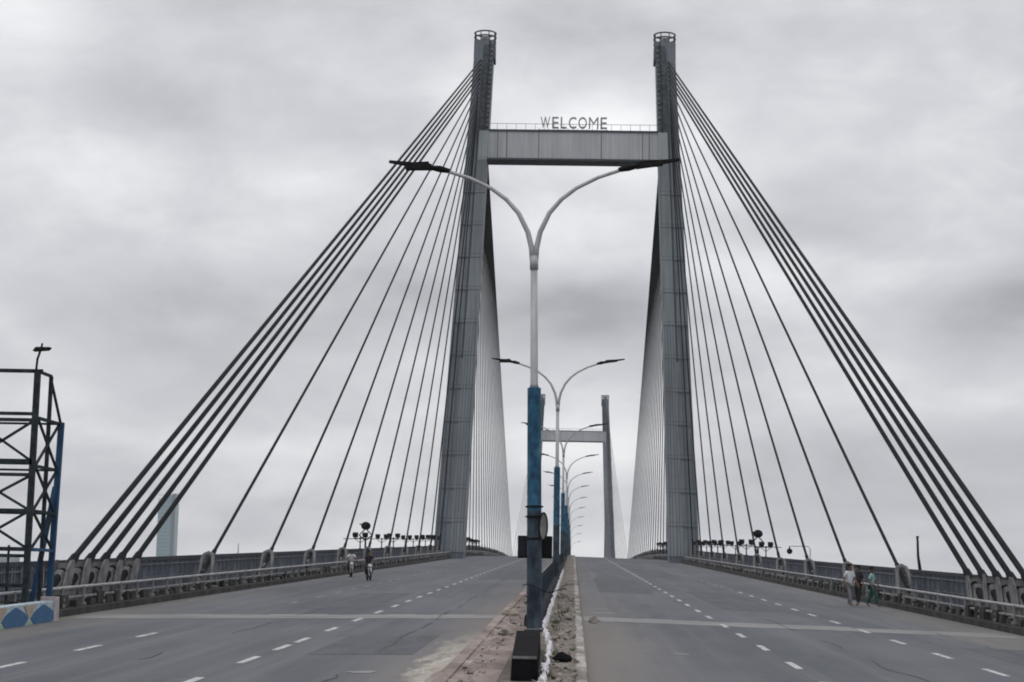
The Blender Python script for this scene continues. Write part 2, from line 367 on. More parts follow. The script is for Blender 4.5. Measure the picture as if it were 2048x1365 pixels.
# median
b=MB(); solid(b,-.25,1.0,-.5,.20,-40,1000); tag(b.build('median_strip',M['median']),kind='structure')
b=MB(); solid(b,-1.0,-.25,-.5,.205,-40,1000); tag(b.build('median_strip_plaster',M['kerbpink']),kind='structure')
b=MB()
solid(b,-1.22,-1.0,-.3,.235,-40,1000); tag(b.build('median_kerb',M['kerbpink']),kind='structure')
from mathutils import noise as mn
b=MB(); ny=500
for j in range(ny+1):
    y=22+(j/ny)**1.4*308; n_=lambda f,q: mn.noise(Vector((y*f,q,2)))
    cx_=1.08+.035*n_(.5,0)+.02*n_(2.5,1); wd=.075+.03*n_(.9,3)+.02*n_(4,4); h=.225+.05*min(0,n_(.45,7))*2.2+.02*n_(3,6); z=zr(y)
    b.v+=[(cx_-wd-.08,y,z+.16),(cx_-wd,y,z+h),(cx_+wd,y,z+h-.01),(cx_+wd+.05,y,z-.06)]
    if j:
        a=4*(j-1)
        for q in range(3): b.f.append((a+q,a+q+1,a+q+5,a+q+4)); b.mi.append(0)
solid(b,1.0,1.2,-.3,.22,330,900,20)
tag(b.build('pale_median_kerb',M['kerbpale']),kind='structure')

# markings
from mathutils import noise as mq
def mn0(a,b_): return mq.noise(Vector((a*.6,b_,0)))*2
mk=MB(); fk=MB()
def dash(mb,x,y0,L,wd=.15):
    n=3
    for i in range(n):
        a=y0+L*i/n; c=y0+L*(i+1)/n
        mb.poly([(x-wd/2,a,zroad(x,a)+.005),(x+wd/2,a,zroad(x,a)+.005),(x+wd/2,c,zroad(x,c)+.005),(x-wd/2,c,zroad(x,c)+.005)])
for k in range(90):
    y=20.2+5.9*k+random.uniform(-.35,.35)
    if y<64 or y>120:
        pass
    dash(mk,5.5,y,2.1)
    if y>108: dash(fk,5.5,y+2.2,3.6,.13)
for k in range(70):
    y=20.2+5.9*k
    if y<100: dash(mk,9.75,y+random.uniform(-.3,.3),2.1,.15)
    elif y<160: dash(fk,9.75,y,2.1)
for y in (24.5,30.2,36.0,40.2,43.2,48.6,54.4): dash(mk,-5.5,y-.3,2.1,.16)
y=60
while y<420:
    dash(mk,-5.5,y,2.2,.15); y+=5.6+random.uniform(-.4,.4)
for y in (23,28.6,34.2,40.0,45.6): dash(mk,-9.75,y-.4,2.1,.15)
for k in range(20): dash(fk,-9.75,70+k*6+random.uniform(-1,1),2.3,.15)
for y0,y1 in ((62,120),): pass
dash(fk,14.2,78,60,.12); dash(fk,-14.2,72,70,.12)
tag(mk.build('lane_dashes',M['paint']),kind='structure'); tag(fk.build('faded_lane_marks',M['faint']),kind='structure')
# expansion joint
b=MB()
for x0,x1 in ((-14.4,-1.25),(1.25,14.4)):
    n=14
    for i in range(n):
        xa=x0+(x1-x0)*i/n; xb=x0+(x1-x0)*(i+1)/n
        y_=56.2+random.uniform(-.12,.12); wa=2.7+random.uniform(-.25,.25)
        b.poly([(xa,y_,zroad(xa,y_)+.004),(xb,y_,zroad(xb,y_)+.004),(xb,y_+wa,zroad(xb,y_+wa)+.004),(xa,y_+wa,zroad(xa,y_+wa)+.004)])
tag(b.build('expansion_joint_strip',M['joint']),kind='structure')
b=MB()
for x0,x1 in ((-14.4,-1.25),(1.25,14.4)): b.poly([(x0,57.66,zroad(x0,57.66)+.009),(x1,57.66,zroad(x1,57.66)+.009),(x1,57.72,zroad(x1,57.72)+.009),(x0,57.72,zroad(x0,57.72)+.009)])
tag(b.build('expansion_joint_gap',M['black']),kind='structure')
b=MB()
def patch(mb,cx,cy,rx,ry,dz=.006):
    pts=[]
    for k in range(14):
        a=2*math.pi*k/14; r=1+random.uniform(-.3,.25); X=cx+rx*r*math.cos(a); Y=cy+ry*r*math.sin(a); pts.append((X,Y,zroad(X,Y)+dz))
    mb.poly(pts)
for c in ((3.3,41,.22,.3),(1.9,66,.3,.5),(1.85,62.5,.45,.5),(-2.9,33.4,.32,.28)): patch(b,*c)
tag(b.build('mortar_spill',M['joint']),kind='structure')
b=MB()
def rect(mb,x0,x1,y0,y1,dz):
    n=max(1,int((y1-y0)/4)); 
    for i in range(n):
        a=y0+(y1-y0)*i/n; c=y0+(y1-y0)*(i+1)/n; mb.poly([(x0,a,zroad(x0,a)+dz),(x1,a,zroad(x1,a)+dz),(x1,c,zroad(x1,c)+dz),(x0,c,zroad(x0,c)+dz)])
for r_ in ((-8.6,-6.2,64,83),(6.6,9.1,70,96),(2.2,4.8,88,120),(-13.2,-10.6,86,110),(-4.6,-2.4,38.5,46),(11.0,13.4,40,49),(6.0,8.8,130,170),(-4.9,-2.0,112,150)): rect(b,*r_,.003)
tag(b.build('asphalt_patches',M['patch']),kind='structure')
b=MB()
for x0 in (-7.7,-3.2,7.5,12.0):
    y=24
    while y<150:
        L=random.uniform(2,9); 
        for i in range(int(L/.8)):
            xa=x0+.12*mn0(y+i*.8,x0); xb=x0+.12*mn0(y+(i+1)*.8,x0); ya=y+i*.8; yb=ya+.8
            b.poly([(xa-.018,ya,zroad(xa,ya)+.007),(xa+.018,ya,zroad(xa,ya)+.007),(xb+.018,yb,zroad(xb,yb)+.007),(xb-.018,yb,zroad(xb,yb)+.007)])
        y+=L+random.uniform(1,8)
tag(b.build('tar_seams',M['patch2']),kind='structure')

# ------------------------------------------------------------------ bridge towers
HT=69.6
def legc(t): return 15.35-(15.35-12.2)*t        # centre distance at t=z/HT
def hw(z): return 1.98-.70*max(z,-10)/HT
def hd(z): return 2.05-.55*max(z,-10)/HT
BEAM0,BEAM1=53.25,56.95
def leg_mesh(s):
    b=MB()
    zs=[-41,-10]+[4.4*k for k in range(0,15)]+[HT]
    for a,c in zip(zs[:-1],zs[1:]):
        P=[]
        for z in (a,c):
            x=s*legc(z/HT); w_,d_=hw(z),hd(z)
            P+= [(x-w_,-d_,z),(x+w_,-d_,z),(x+w_,d_,z),(x-w_,d_,z)]
        b.hexa(P)
    return b
def slab_on_leg(b, s, z0,z1, u0,u1, off, m=0, n=1, sides=(-1,1)):
    # plate on the near and far faces: u from -1 (outer edge) to 1 (inner edge)
    for i in range(n):
        a=z0+(z1-z0)*i/n; c=z0+(z1-z0)*(i+1)/n
        for fs in sides:
            P=[]
            for z in (a,c):
                x=s*legc(z/HT); w_,d_=hw(z),hd(z)
                xa=x-s*w_*u0; xb=x-s*w_*u1
                xl,xr=min(xa,xb),max(xa,xb)
                y0=fs*(d_-.02); y1=fs*(d_+off)
                yl,yh=min(y0,y1),max(y0,y1)
                P+=[(xl,yl,z),(xr,yl,z),(xr,yh,z),(xl,yh,z)]
            b.hexa(P,m)
def tower(y, name, label, near):
    root=empty(name,(0,y,zr(y)))
    tag(root,label,'bridge tower','bridge towers')
    for s in (-1,1):
        leg=leg_mesh(s).build('tower_leg',M['leg'],root)
        for sd in ((-1,),(1,)):
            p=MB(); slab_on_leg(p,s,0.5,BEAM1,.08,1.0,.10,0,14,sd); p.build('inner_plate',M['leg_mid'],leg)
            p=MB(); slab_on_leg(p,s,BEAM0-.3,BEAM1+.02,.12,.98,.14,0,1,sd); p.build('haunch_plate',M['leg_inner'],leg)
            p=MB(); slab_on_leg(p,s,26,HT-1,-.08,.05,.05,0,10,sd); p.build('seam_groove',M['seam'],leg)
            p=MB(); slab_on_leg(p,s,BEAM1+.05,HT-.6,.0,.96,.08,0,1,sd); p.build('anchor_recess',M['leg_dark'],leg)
        p=MB()   # vertical stiffener ribs low on the faces
        for u in (-.82,-.55,-.3,.25,.45,.68,.88): slab_on_leg(p,s,-6,31,u-.02,u+.02,.12,0,6,(-1,))
        p.build('stiffener_ribs',M['rib'],leg)
        for k in range(1,12):   # welded joint bands
            p=MB(); slab_on_leg(p,s,4.4*k-.05,4.4*k+.05,-1.0,1.0,.125,0,1,(-1,)); p.build('joint_band',M['rib'],leg)
        rr=random.Random(5)
        for k in range(17):
            z=BEAM1+.6+k*.66
            p=MB(); slab_on_leg(p,s,z,z+rr.uniform(.16,.34),.70+rr.uniform(-.04,.04),.94,.20,0,1,(-1,)); p.build('anchor_box',M['palesteel'],leg)
            if k%2: p=MB(); slab_on_leg(p,s,z+.2,z+.36,.30+rr.uniform(-.12,.1),.46,.2,0,1,(-1,)); p.build('anchor_box',M['palesteel'],leg)
        p=MB()
        for u in (.52,.62): slab_on_leg(p,s,BEAM1,HT,u,u+.03,.25,0,1,(-1,))
        p.build('ladder',M['seam'],leg)
        # cap: collar + round guard basket
        x=s*legc(1.0); c=MB()
        c.hexa([(x-1.45,-1.5,HT-2.6),(x+1.45,-1.5,HT-2.6),(x+1.45,1.5,HT-2.6),(x-1.45,1.5,HT-2.6),(x-1.42,-1.5,HT-.1),(x+1.42,-1.5,HT-.1),(x+1.42,1.5,HT-.1),(x-1.42,1.5,HT-.1)])
        cap=c.build('tower_cap',M['leg_dark'],leg)
        c=MB()
        for z,r in ((HT+.0,1.42),(HT+.75,1.46),(HT+1.35,1.45)):
            pts=[(x+r*math.cos(2*math.pi*k/16),r*math.sin(2*math.pi*k/16),z) for k in range(17)]
            c.tube(pts,.11,6)
        for k in range(8):
            a=2*math.pi*(k+.5)/8; c.tube([(x+1.42*math.cos(a),1.42*math.sin(a),HT-.2),(x+1.45*math.cos(a),1.45*math.sin(a),HT+1.4)],.13 if k in (0,3,4,7) else .07,6)
        c.build('guard_basket',M['seam'],leg)
        c=MB(); c.tube([(x,0,HT-.1),(x,0,HT+.35)],.7,12); c.tube([(x,0,HT+.35),(x,0,HT+.95)],[.5,.3],12); c.build('beacon_drum',M['palesteel'],leg)
    # crossbeam
    xi=legc((BEAM0+BEAM1)/2/HT)-hw(54)+.1
    b=MB(); b.box(-xi,xi,-1.55,1.55,BEAM0,BEAM1); bm=b.build('crossbeam',M['beam'],root,bevel=.05)
    b=MB(); b.box(-xi,xi,-1.7,1.7,BEAM1,BEAM1+.22); b.box(-xi,xi,-1.62,1.62,BEAM0-.24,BEAM0); b.build('beam_flange',M['seam'],bm)
    b=MB()
    for x in (-xi+1.4,-4.6,3.8,xi-1.3,-xi+2.6,xi-2.2): b.box(x-.05,x+.05,-1.60,-1.555,BEAM0+.02,BEAM1-.02)
    b.build('beam_stiffener',M['deckside'],bm)
    b=MB()
    for yy in (-1.6,1.6):
        n=18
        for k in range(n+1):
            x=-xi+2*xi*k/n; b.bar((x,yy,BEAM1+.2),(x,yy,BEAM1+1.05),.05)
        b.bar((-xi,yy,BEAM1+1.03),(xi,yy,BEAM1+1.03),.05)
    b.build('beam_handrail',M['picket'],bm)
    return root
tn=tower(T1,'bridge_tower','near tall grey steel portal tower with black stay cables fanning to the deck',True)
tf=tower(T2,'bridge_tower','small distant grey portal tower seen between the legs of the near one',False)
ZT1=zr(T1)
# lower cross member under deck
for t in (tn,tf):
    b=MB(); b.box(-15.6,15.6,-1.8,1.8,-9.5,-4.3); b.build('lower_crossbeam',M['leg'],t)

# stay cables ------------------------------------------------------
def hoop_mesh():
    # pale steel guard frame where a cable passes into the deck (local: leans along +Y)
    b=MB()
    for sx_ in (-1,1):
        b.bar((sx_*.30,-.15,-1.1),(sx_*.26,.55,.35),.13,.26)
    pts=[(-.26,.55,.35),(-.2,.66,.55),(0,.70,.64),(.2,.66,.55),(.26,.55,.35)]
    b.tube(pts,.105,6)
    b.bar((-.3,.1,-.55),(.3,.1,-.55),.1,.2)
    b.bar((0,-.95,-1.1),(0,-.45,-.15),.12,.28)
    b.bar((0,-.45,-.15),(0,.1,.0),.10,.16)
    return b.mesh('anchor_bracket',M['palesteel'])
def block_mesh():
    # heavier plate brackets of the backstays
    b=MB()
    for sx_ in (-1,1):
        P=[(sx_*.27,-.75,-1.1),(sx_*.27,.0,-1.1),(sx_*.25,.75,.30),(sx_*.25,.72,.62),(sx_*.25,.42,.60),(sx_*.25,.1,.32)]
        Q=[(x+sx_*.07,y,z) for x,y,z in P]
        b.poly(P); b.poly(Q[::-1])
        for i in range(6):
            j=(i+1)%6; b.poly([P[i],Q[i],Q[j],P[j]])
    b.tube([(0,-.75,-.95),(0,.25,.15)],.21,10); b.bar((-.28,-.3,-.5),(.28,-.3,-.5),.16,.3)
    b.bar((-.28,.55,.42),(.28,.55,.42),.1,.2); b.bar((0,-1.15,-1.1),(0,-.75,-.5),.14,.3)
    return b.mesh('anchor_bracket',M['palesteel'])
HM,BMm=hoop_mesh(),block_mesh()
AX=15.75
def cable(root,ty,s,yd,k,n,rad):
    zt=BEAM1+.9+ (66.8-BEAM1-.9)*k/(n-1)
    sg=1 if yd>ty else -1
    xt=s*(legc(zt/HT)+.25*hw(zt)); yt=sg*(hd(zt)-.1)
    zd=zr(yd)-.1+.95-zr(ty)
    A=Vector((s*AX,yd-ty,zd)); B=Vector((xt,yt,zt)); d=(B-A).normalized()
    b=MB(); L=(B-A).length
    b.tube([A-d*1.0,A+d*2.0],rad*1.35,8); b.tube([A+d*2.0,B],rad,7)
    c=b.build('stay_cable',M['cable'],root,smooth=False)
    if True:
        o=place('anchor_bracket',BMm if rad>.09 else HM,c,tuple(A),(0,0,0 if sg<0 else math.pi),tuple(q*random.uniform(.9,1.08) for q in (1,1,1)))
        o.rotation_euler.z+=random.uniform(-.1,.1); o.rotation_euler.x=random.uniform(-.06,.06)
    return c
def stays(root,ty):
    near=[59.3,61.4,63.5,65.8,68.3]+[83.2+16.4*k for k in range(10)]
    near[-1]=229
    n=len(near)
    for s in (-1,1):
        for i,yd in enumerate(near):
            dy=T1-yd
            side=ty-dy if ty==T1 else ty+dy
            cable(root,ty,s,side,n-1-i,n,.108 if i<5 else .08)
        m=25 if ty==T1 else 11
        for j in range(m):
            dy=11+ ((262 if ty==T1 else 200)-11)*(j/(m-1))
            side=ty+dy if ty==T1 else ty-dy
            cable(root,ty,s,side,j,m,.07 if ty==T1 else .045)
stays(tn,T1); stays(tf,T2)

# WELCOME letters ---------------------------------------------------
wr=empty('welcome_sign',(0,T1-1.3,ZT1+BEAM1+.25)); tag(wr,'grey block letters reading WELCOME standing on top of the near crossbeam','sign')
word='WELCOME'; wid=9.2; x0=-4.6+.05
ws=[1.5,1.1,1.05,1.25,1.35,1.5,1.1]; tw=sum(ws); x=x0
for ch,wd_ in zip(word,ws):
    cu=bpy.data.curves.new('letter','FONT'); cu.body=ch; cu.size=2.3; cu.extrude=.09; cu.offset=.012
    t_=bpy.data.objects.new('tmp',cu); COL.objects.link(t_); bpy.context.view_layer.update()
    me=bpy.data.meshes.new_from_object(t_.evaluated_get(bpy.context.evaluated_depsgraph_get())); bpy.data.objects.remove(t_)
    xs=[v.co.x for v in me.vertices]; ysx=[v.co.y for v in me.vertices]; lo_,hi_=min(xs),max(xs); slot=wd_/tw*wid
    for v in me.vertices: v.co.x=(v.co.x-(lo_+hi_)/2)*(slot-.26)/(hi_-lo_); v.co.y=(v.co.y-min(ysx))*1.6/(max(ysx)-min(ysx))
    me.materials.clear(); me.materials.append(M['letter']); me.name='letter'
    if ch=='M':
        mb=MB(); q=(slot-.26)/2; 
        for sg in (-1,1): mb.box(sg*q-(.2 if sg>0 else 0),sg*q+(.2 if sg<0 else 0),0,1.6,-.09,.09)
        for sg in (-1,1): mb.hexa([(sg*(q-.2),1.25,-.08),(sg*(q-.2),1.6,-.08),(0,.85,-.08),(0,.5,-.08),(sg*(q-.2),1.25,.08),(sg*(q-.2),1.6,.08),(0,.85,.08),(0,.5,.08)])
        me=mb.mesh('letter',M['letter'])
    o=place('letter_'+ch.lower(),me,wr,(x+slot/2,0,.25),(R(90),0,0)); x+=slot
b=MB()
for z in (.12,): b.bar((-4.7,.22,z),(4.7,.22,z),.07)
for k in range(8):
    xx=-4.62+k*1.3; b.bar((xx,.24,-.1),(xx,.24,.3),.07); b.bar((xx,1.4,-.1),(xx,.24,.3),.06)
b.build('letter_frame',M['deckside'],wr)

# ------------------------------------------------------------------ side railings
OX=16.6
def bay_mesh():
    b=MB()
    n=18
    for k in range(n):
        y=.2+4.75*(k+.5)/n-.1; b.box(-.02,.02,y-.055,y+.055,.16,1.32)
    for k in range(1,5): b.box(-.06,.06,k-.045,k+.045,.05,1.30,1)
    b.box(-.03,.03,0.06,4.94,.10,.17); b.box(-.07,.07,.06,4.94,1.14,1.19,1); b.box(-.05,.05,.06,4.94,.62,.66,1)
    return b.mesh('picket_panel',[M['picket'],M['pickpale']])
def post_mesh():
    b=MB(); b.box(-.07,.07,-.07,.07,0,1.36); b.box(-.11,.11,-.12,.12,0,.12); return b.mesh('rail_post',M['panel'])
def crash_post():
    b=MB(); b.box(-.07,.07,-.08,.08,0,.62); b.box(-.12,.12,-.14,.14,0,.1); b.bar((.1,0,.2),(-.1,0,.55),.08); return b.mesh('barrier_post',M['crashpost'])
PB,PP,CPM=bay_mesh(),post_mesh(),crash_post()
Y0=14; NB=100
def curve_bar(mb,x,dz,w_,h_,y0,y1,st=5):
    solid(mb,x-w_/2,x+w_/2,dz-h_/2,dz+h_/2,y0,y1,st)
for s,side in ((-1,'left'),(1,'right')):
    f=empty('parapet_railing',(s*OX,Y0,zr(Y0)-.1)); tag(f,'tall blue-grey picket railing along the outer %s edge of the bridge'%side,'railing')
    inv=lambda o:o
    def child(mb,name,m_,par=f,org=None):
        org=org or Vector(f.location); mb.v=[(x-org[0],y-org[1],z-org[2]) for x,y,z in mb.v]; return mb.build(name,m_,par)
    b=MB(); curve_bar(b,s*OX,-.1+1.40,.15,.15,Y0,900); child(b,'top_rail',M['rail'])
    b=MB(); curve_bar(b,s*OX,-.1+.05,.16,.12,Y0,900); child(b,'toe_board',M['panel'])
    for k in range(NB):
        y=Y0+5*k; a=math.atan(slope(y+2.5))
        place('rail_post',PP,f,(0,y-Y0,zr(y)-zr(Y0)))
        place('picket_panel',PB,f,(0,y-Y0,zr(y)-zr(Y0)),(a,0,0))
    b=MB()
    y=Y0+5*NB
    while y<890:
        solid(b,s*OX-.03,s*OX+.03,0.0,1.05,y,y+.6,1); y+=1.2
    tag(child(b,'picket_panel',M['picket']),kind='stuff')
    # crash barrier between carriageway and walkway
    CX=15.25
    g=empty('crash_barrier',(s*CX,Y0,zr(Y0)-.03)); tag(g,'low pale pipe crash barrier on stubby posts beside the %s kerb'%side,'barrier')
    b=MB(); rr=random.Random(3 if s<0 else 4); y=30  # irregular dark blocks added to imitate the shaded gaps below the pipe rail
    while y<330:
        L=rr.uniform(.25,.9); z=zr(y)-zr(Y0); h=rr.uniform(.12,.42)
        b.hexa([(-.12,y-Y0,z-.02),(.12,y-Y0,z-.02),(.12,y-Y0+L,z+L*G-.02),(-.12,y-Y0+L,z+L*G-.02),(-.1,y-Y0,z+h),(.1,y-Y0,z+h),(.1,y-Y0+L,z+h),(-.1,y-Y0+L,z+h)]); y+=L+rr.uniform(.3,1.3)
    tag(b.build('under_rail_shade_blocks',M['foot'],g),kind='stuff')
    b=MB(); n=180
    pts=[(0,(5*i),zr(Y0+5*i)-zr(Y0)+.60) for i in range(n)]
    b.tube(pts,.05,6); b.build('pipe_rail',M['crash'],g,smooth=True)
    b=MB(); pts=[(0,(5*i),zr(Y0+5*i)-zr(Y0)+.28) for i in range(n)]
    b.tube(pts,.05,6); b.build('lower_pipe_rail',M['crashpost'],g,smooth=True)
    for k in range(100):
        y=Y0+14+2.5*k; place('barrier_post',CPM,g,(0,y-Y0,zr(y)-zr(Y0)),(0,0,0 if s<0 else math.pi))
    b=MB()
    for k in range(160):
        y=Y0+14+2.5*(100+k); z=zr(y)-zr(Y0); b.box(-.07,.07,y-Y0-.08,y-Y0+.08,z,z+.62)
    tag(b.build('barrier_post',M['crashpost'],g),kind='stuff')

ORD=['first','second','third','fourth','fifth','sixth','seventh','eighth','ninth','tenth','eleventh','twelfth','thirteenth','fourteenth','fifteenth','sixteenth','seventeenth','eighteenth','nineteenth','twentieth','twenty-first','twenty-second','twenty-third','twenty-fourth']

# ------------------------------------------------------------------ floodlight posts along the railings
def floodlight():
    r=empty('floodlight_post')
    b=MB(); b.tube([(0,0,0),(0,0,1.35)],.07,8); b.tube([(0,0,0),(0,0,.12)],.16,8); b.build('post',M['dark'],r)
    b=MB(); b.bar((-.75,0,1.2),(.75,0,1.2),.08); b.bar((-.7,0,1.2),(0,0,.7),.06); b.bar((.7,0,1.2),(0,0,.7),.06); b.build('crossarm',M['dark'],r)
    for x in (-.55,.55):
        b=MB(); b.hexa([(x-.26,-.12,1.28),(x+.26,-.12,1.28),(x+.26,.22,1.34),(x-.26,.22,1.34),(x-.32,-.22,1.66),(x+.32,-.22,1.66),(x+.30,.12,1.86),(x-.30,.12,1.86)])
        b.bar((x,0,1.2),(x,0,1.32),.1); b.build('lamp_head',M['black'],r)
    return r
FL=floodlight()
fy=[151,168,179]+[193+8.3*k for k in range(18)]
first=True
for s,side in ((-1,'left'),(1,'right')):
    for i,y in enumerate(fy):
        o=FL if first else copy_tree(FL); first=False
        o.location=(s*OX,y,zr(y)+1.25 if False else zr(y)-.1+1.42); o.rotation_euler=(0,0,random.uniform(-.25,.25))
        tag(o,'%s black twin floodlight post counted from the camera on the %s railing'%(ORD[i],side),'floodlight','floodlight posts along the railings')
        sc_=random.uniform(.68,.8); o.scale=(sc_,sc_,sc_)
    b=MB(); n=40; ya,yb=140,345
    b.tube([(s*OX,ya+(yb-ya)*i/n,zr(ya+(yb-ya)*i/n)+1.32+.85) for i in range(n+1)],.03,5)
    c=b.build('power_conduit',M['dark']); tag(c,'thin dark conduit strung between the floodlight posts on the %s railing'%side,'cable')
# big ball floodlight each side
for s,side,y in ((-1,'left',157),(1,'right',160)):
    r=empty('ball_lamp',(s*(OX+.25),y,zr(y)+1.32)); tag(r,'large round black lamp on a forked post above the %s railing'%side,'lamp','round black lamps above the railings')
    b=MB(); b.tube([(0,0,-1.3),(0,0,.75)],.08,8); b.bar((0,0,.7),(-.55,0,1.15),.1); b.bar((0,0,.7),(.55,0,1.15),.1); b.bar((.55,0,1.15),(.12,0,1.6),.09); b.bar((-.55,0,1.15),(-.12,0,1.6),.09); b.build('forked_post',M['dark'],r)
    b=MB(); b.ball((0,0,1.95),.42,14,0,.85); b.bar((-.55,0,2.1),(0,0,2.05),.09); b.build('globe',M['black'],r,smooth=True)
y=126; r=empty('dome_camera',(OX+.1,y,zr(y)+.0)); tag(r,'small black dome camera hanging from a thin curved arm above the right railing','camera')
b=MB(); b.tube([(.3,0,-.1),(.3,0,2.15),(.15,0,2.3),(-1.0,0,2.3)],.035,6); b.build('arm',M['galv'],r)
b=MB(); b.ball((-1.1,0,1.95),.2,12); b.tube([(-1.1,0,2.1),(-1.1,0,2.3)],.05,6); b.build('dome',M['black'],r,smooth=True)
# leaning pole by the right railing
y=85; r=empty('steel_pole',(OX+.15,y,zr(y)-.1)); tag(r,'plain dark steel pole rising behind the right railing near the backstay cables','pole')
b=MB(); b.tube([(0,0,0),(.0,0,1.5),(-.08,0,2.1),(-.1,0,2.95)],[.085,.08,.06,.05],8); b.build('shaft',M['dark'],r,smooth=True)
b=MB(); b.tube([(-.1,0,2.93),(-.1,0,3.0)],.07,8); b.build('cap',M['black'],r)

# ------------------------------------------------------------------ street lamps on the median
def lamp():
    r=empty('street_lamp')
    b=MB(); b.tube([(0,0,0),(0,0,.05)],.24,8); b.tube([(0,0,.08),(0,0,3.0)],[.19,.175],12); b.build('lower_pole',M['blueold'],r,smooth=False)
    b=MB(); b.tube([(0,0,3.0),(0,0,6.1)],[.175,.165],12); b.build('painted_pole',M['bluelamp'],r)
    b=MB(); b.tube([(0,0,6.1),(0,0,6.2),(0,0,9.2)],[.12,.095,.085],12); b.tube([(0,0,9.15),(0,0,9.5)],.105,12); b.build('upper_pole',M['galv'],r,smooth=True)
    for s in (-1,1):
        P=[(.03,9.35),(.06,9.7),(.15,10.12),(.38,10.62),(.68,10.98),(1.05,11.27),(1.6,11.55),(2.2,11.75)]
        b=MB(); b.tube([(s*x,0,z) for x,z in P],[.075,.07,.065,.06,.055,.05,.048,.045],8); a=b.build('curved_arm',M['galv'],r,smooth=True)
        b=MB(); b.tube([(s*2.1,0,11.74),(s*2.35,0,11.80),(s*2.6,0,11.84)],[.06,.09,.055],8)
        b.hexa([(s*2.55-.0,-.10,11.77),(s*2.55,.10,11.77),(s*3.62,.08,11.98),(s*3.62,-.08,11.98),(s*2.55,-.09,11.92),(s*2.55,.09,11.92),(s*3.6,.06,12.03),(s*3.6,-.06,12.03)] if s>0 else
               [(s*3.62,-.08,11.98),(s*3.62,.08,11.98),(s*2.55,.10,11.77),(s*2.55,-.10,11.77),(s*3.6,-.06,12.03),(s*3.6,.06,12.03),(s*2.55,.09,11.92),(s*2.55,-.09,11.92)])
        b.hexa([(s*2.9-.3,-.13,11.79),(s*2.9+.3,-.13,11.87 if s>0 else 11.79),(s*2.9+.3,.13,11.87 if s>0 else 11.79),(s*2.9-.3,.13,11.79),(s*2.9-.28,-.11,11.95),(s*2.9+.28,-.11,11.98),(s*2.9+.28,.11,11.98),(s*2.9-.28,.11,11.95)])
        b.build('lamp_head',M['black'],a)
    return r
LP=lamp()
ly=[44.6,99,154,209,263,317,371,425,479,533,587,641]
for i,y in enumerate(ly):
    o=LP if i==0 else copy_tree(LP)
    o.location=((0 if i else -.0),y,zr(y)+.2); o.scale=(1,1,1 if i else .965)
    tag(o,('nearest and tallest-looking twin-armed street lamp, black board on its blue pole' if i==0 else '%s twin-armed street lamp along the median counted from the camera'%ORD[i]),'street lamp','twin-armed street lamps along the median')
    o.rotation_euler=(0,R(-1.15),0) if i==0 else (0,R(random.uniform(-.4,.3)),random.uniform(-.05,.05))
# black board behind nearest pole
y=44.84; r=empty('black_board',(-.03,y,zr(y)+.2+1.75)); tag(r,'square black box board strapped to the nearest lamp pole at head height','box')
b=MB(); b.box(-.42,.42,0,.22,0,.54); b.build('casing',M['black'],r,bevel=.02)
b=MB(); b.box(-.385,-.03,-.012,0,.05,.49); b.build('left_door',M['dark'],r); b=MB(); b.box(.05,.385,-.012,0,.05,.49); b.build('right_door',M['black'],r)
y=44.4; r=empty('oval_plate',(.17,y,zr(y)+2.72)); tag(r,'narrow oval grey plate strapped on the right of the nearest lamp pole','plate')
b=MB(); pts=[(.10*math.cos(2*math.pi*k/18),0,.33*math.sin(2*math.pi*k/18)) for k in range(18)]
b.poly(pts); b.poly([(x,.04,z) for x,_,z in pts][::-1])
for k in range(18):
    p,q=pts[k],pts[(k+1)%18]; b.poly([p,(p[0],.04,p[2]),(q[0],.04,q[2]),q])
b.build('disc',M['palesteel'],r); b=MB(); b.tube([(1*.10*math.cos(2*math.pi*k/18),-.01,.33*math.sin(2*math.pi*k/18)) for k in range(19)],.02,5); b.build('rim',M['black'],r)
y=44.38; b=MB()
b.tube([(-.3,0,.0),(-.2,-.03,.03),(0,-.08,-.02),(.18,-.05,-.12),(.35,0,-.16),(.7,.1,-.05)],.012,5)
o=b.build('loose_wire',M['black'],loc=(0,y,zr(y)+1.3)); tag(o,'thin black wire looped across the lower part of the nearest lamp pole','wire')
for z in (2.3,2.85,3.1):
    b=MB(); b.tube([(.2*math.cos(2*math.pi*k/12),.2*math.sin(2*math.pi*k/12),z) for k in range(13)],.025,5); b.build('clamp_band',M['black'],LP)

# ------------------------------------------------------------------ median barrier + fence + debris
b=MB(); y=14
def taper(mb,x0,x1,x2,x3,zl,zh,ya,yb,m=0):
    za,zb=zr(ya),zr(yb)
    mb.hexa([(x0,ya,za+zl),(x3,ya,za+zl),(x3,yb,zb+zl),(x0,yb,zb+zl),(x1,ya,za+zh),(x2,ya,za+zh),(x2,yb,zb+zh),(x1,yb,zb+zh)],m)
def bx(y):
    t=min(1,max(0,(y-29)/11)); return (-.06-.24*t, .40-.14*t)
y=29.0
while y<37:
    (l0,r0),(l1,r1)=bx(y),bx(y+2.7); za,zb=zr(y),zr(y+2.7)
    b.hexa([(l0,y,za-.1),(r0,y,za-.1),(r1,y+2.7,zb-.1),(l1,y+2.7,zb-.1),(l0+.03,y,za+.58),(r0-.03,y,za+.58),(r1-.03,y+2.7,zb+.58),(l1+.03,y+2.7,zb+.58)]); y+=2.73
b=b.build('median_barrier',M['barrier'],bevel=.02); tag(b,'soot-black low concrete barrier in the median in front of the nearest lamp','barrier')
b=MB(); b.box(-.02,.36,28.985,29.05,zr(29)+.545,zr(29)+.585)
b.build('cap_strip',M['palesteel'],bpy.data.objects['median_barrier'])
b=MB(); y=47
while y<560:
    L=6; taper(b,-.34,-.30,.08,.12,.1,.48,y,y+L-.05); y+=L
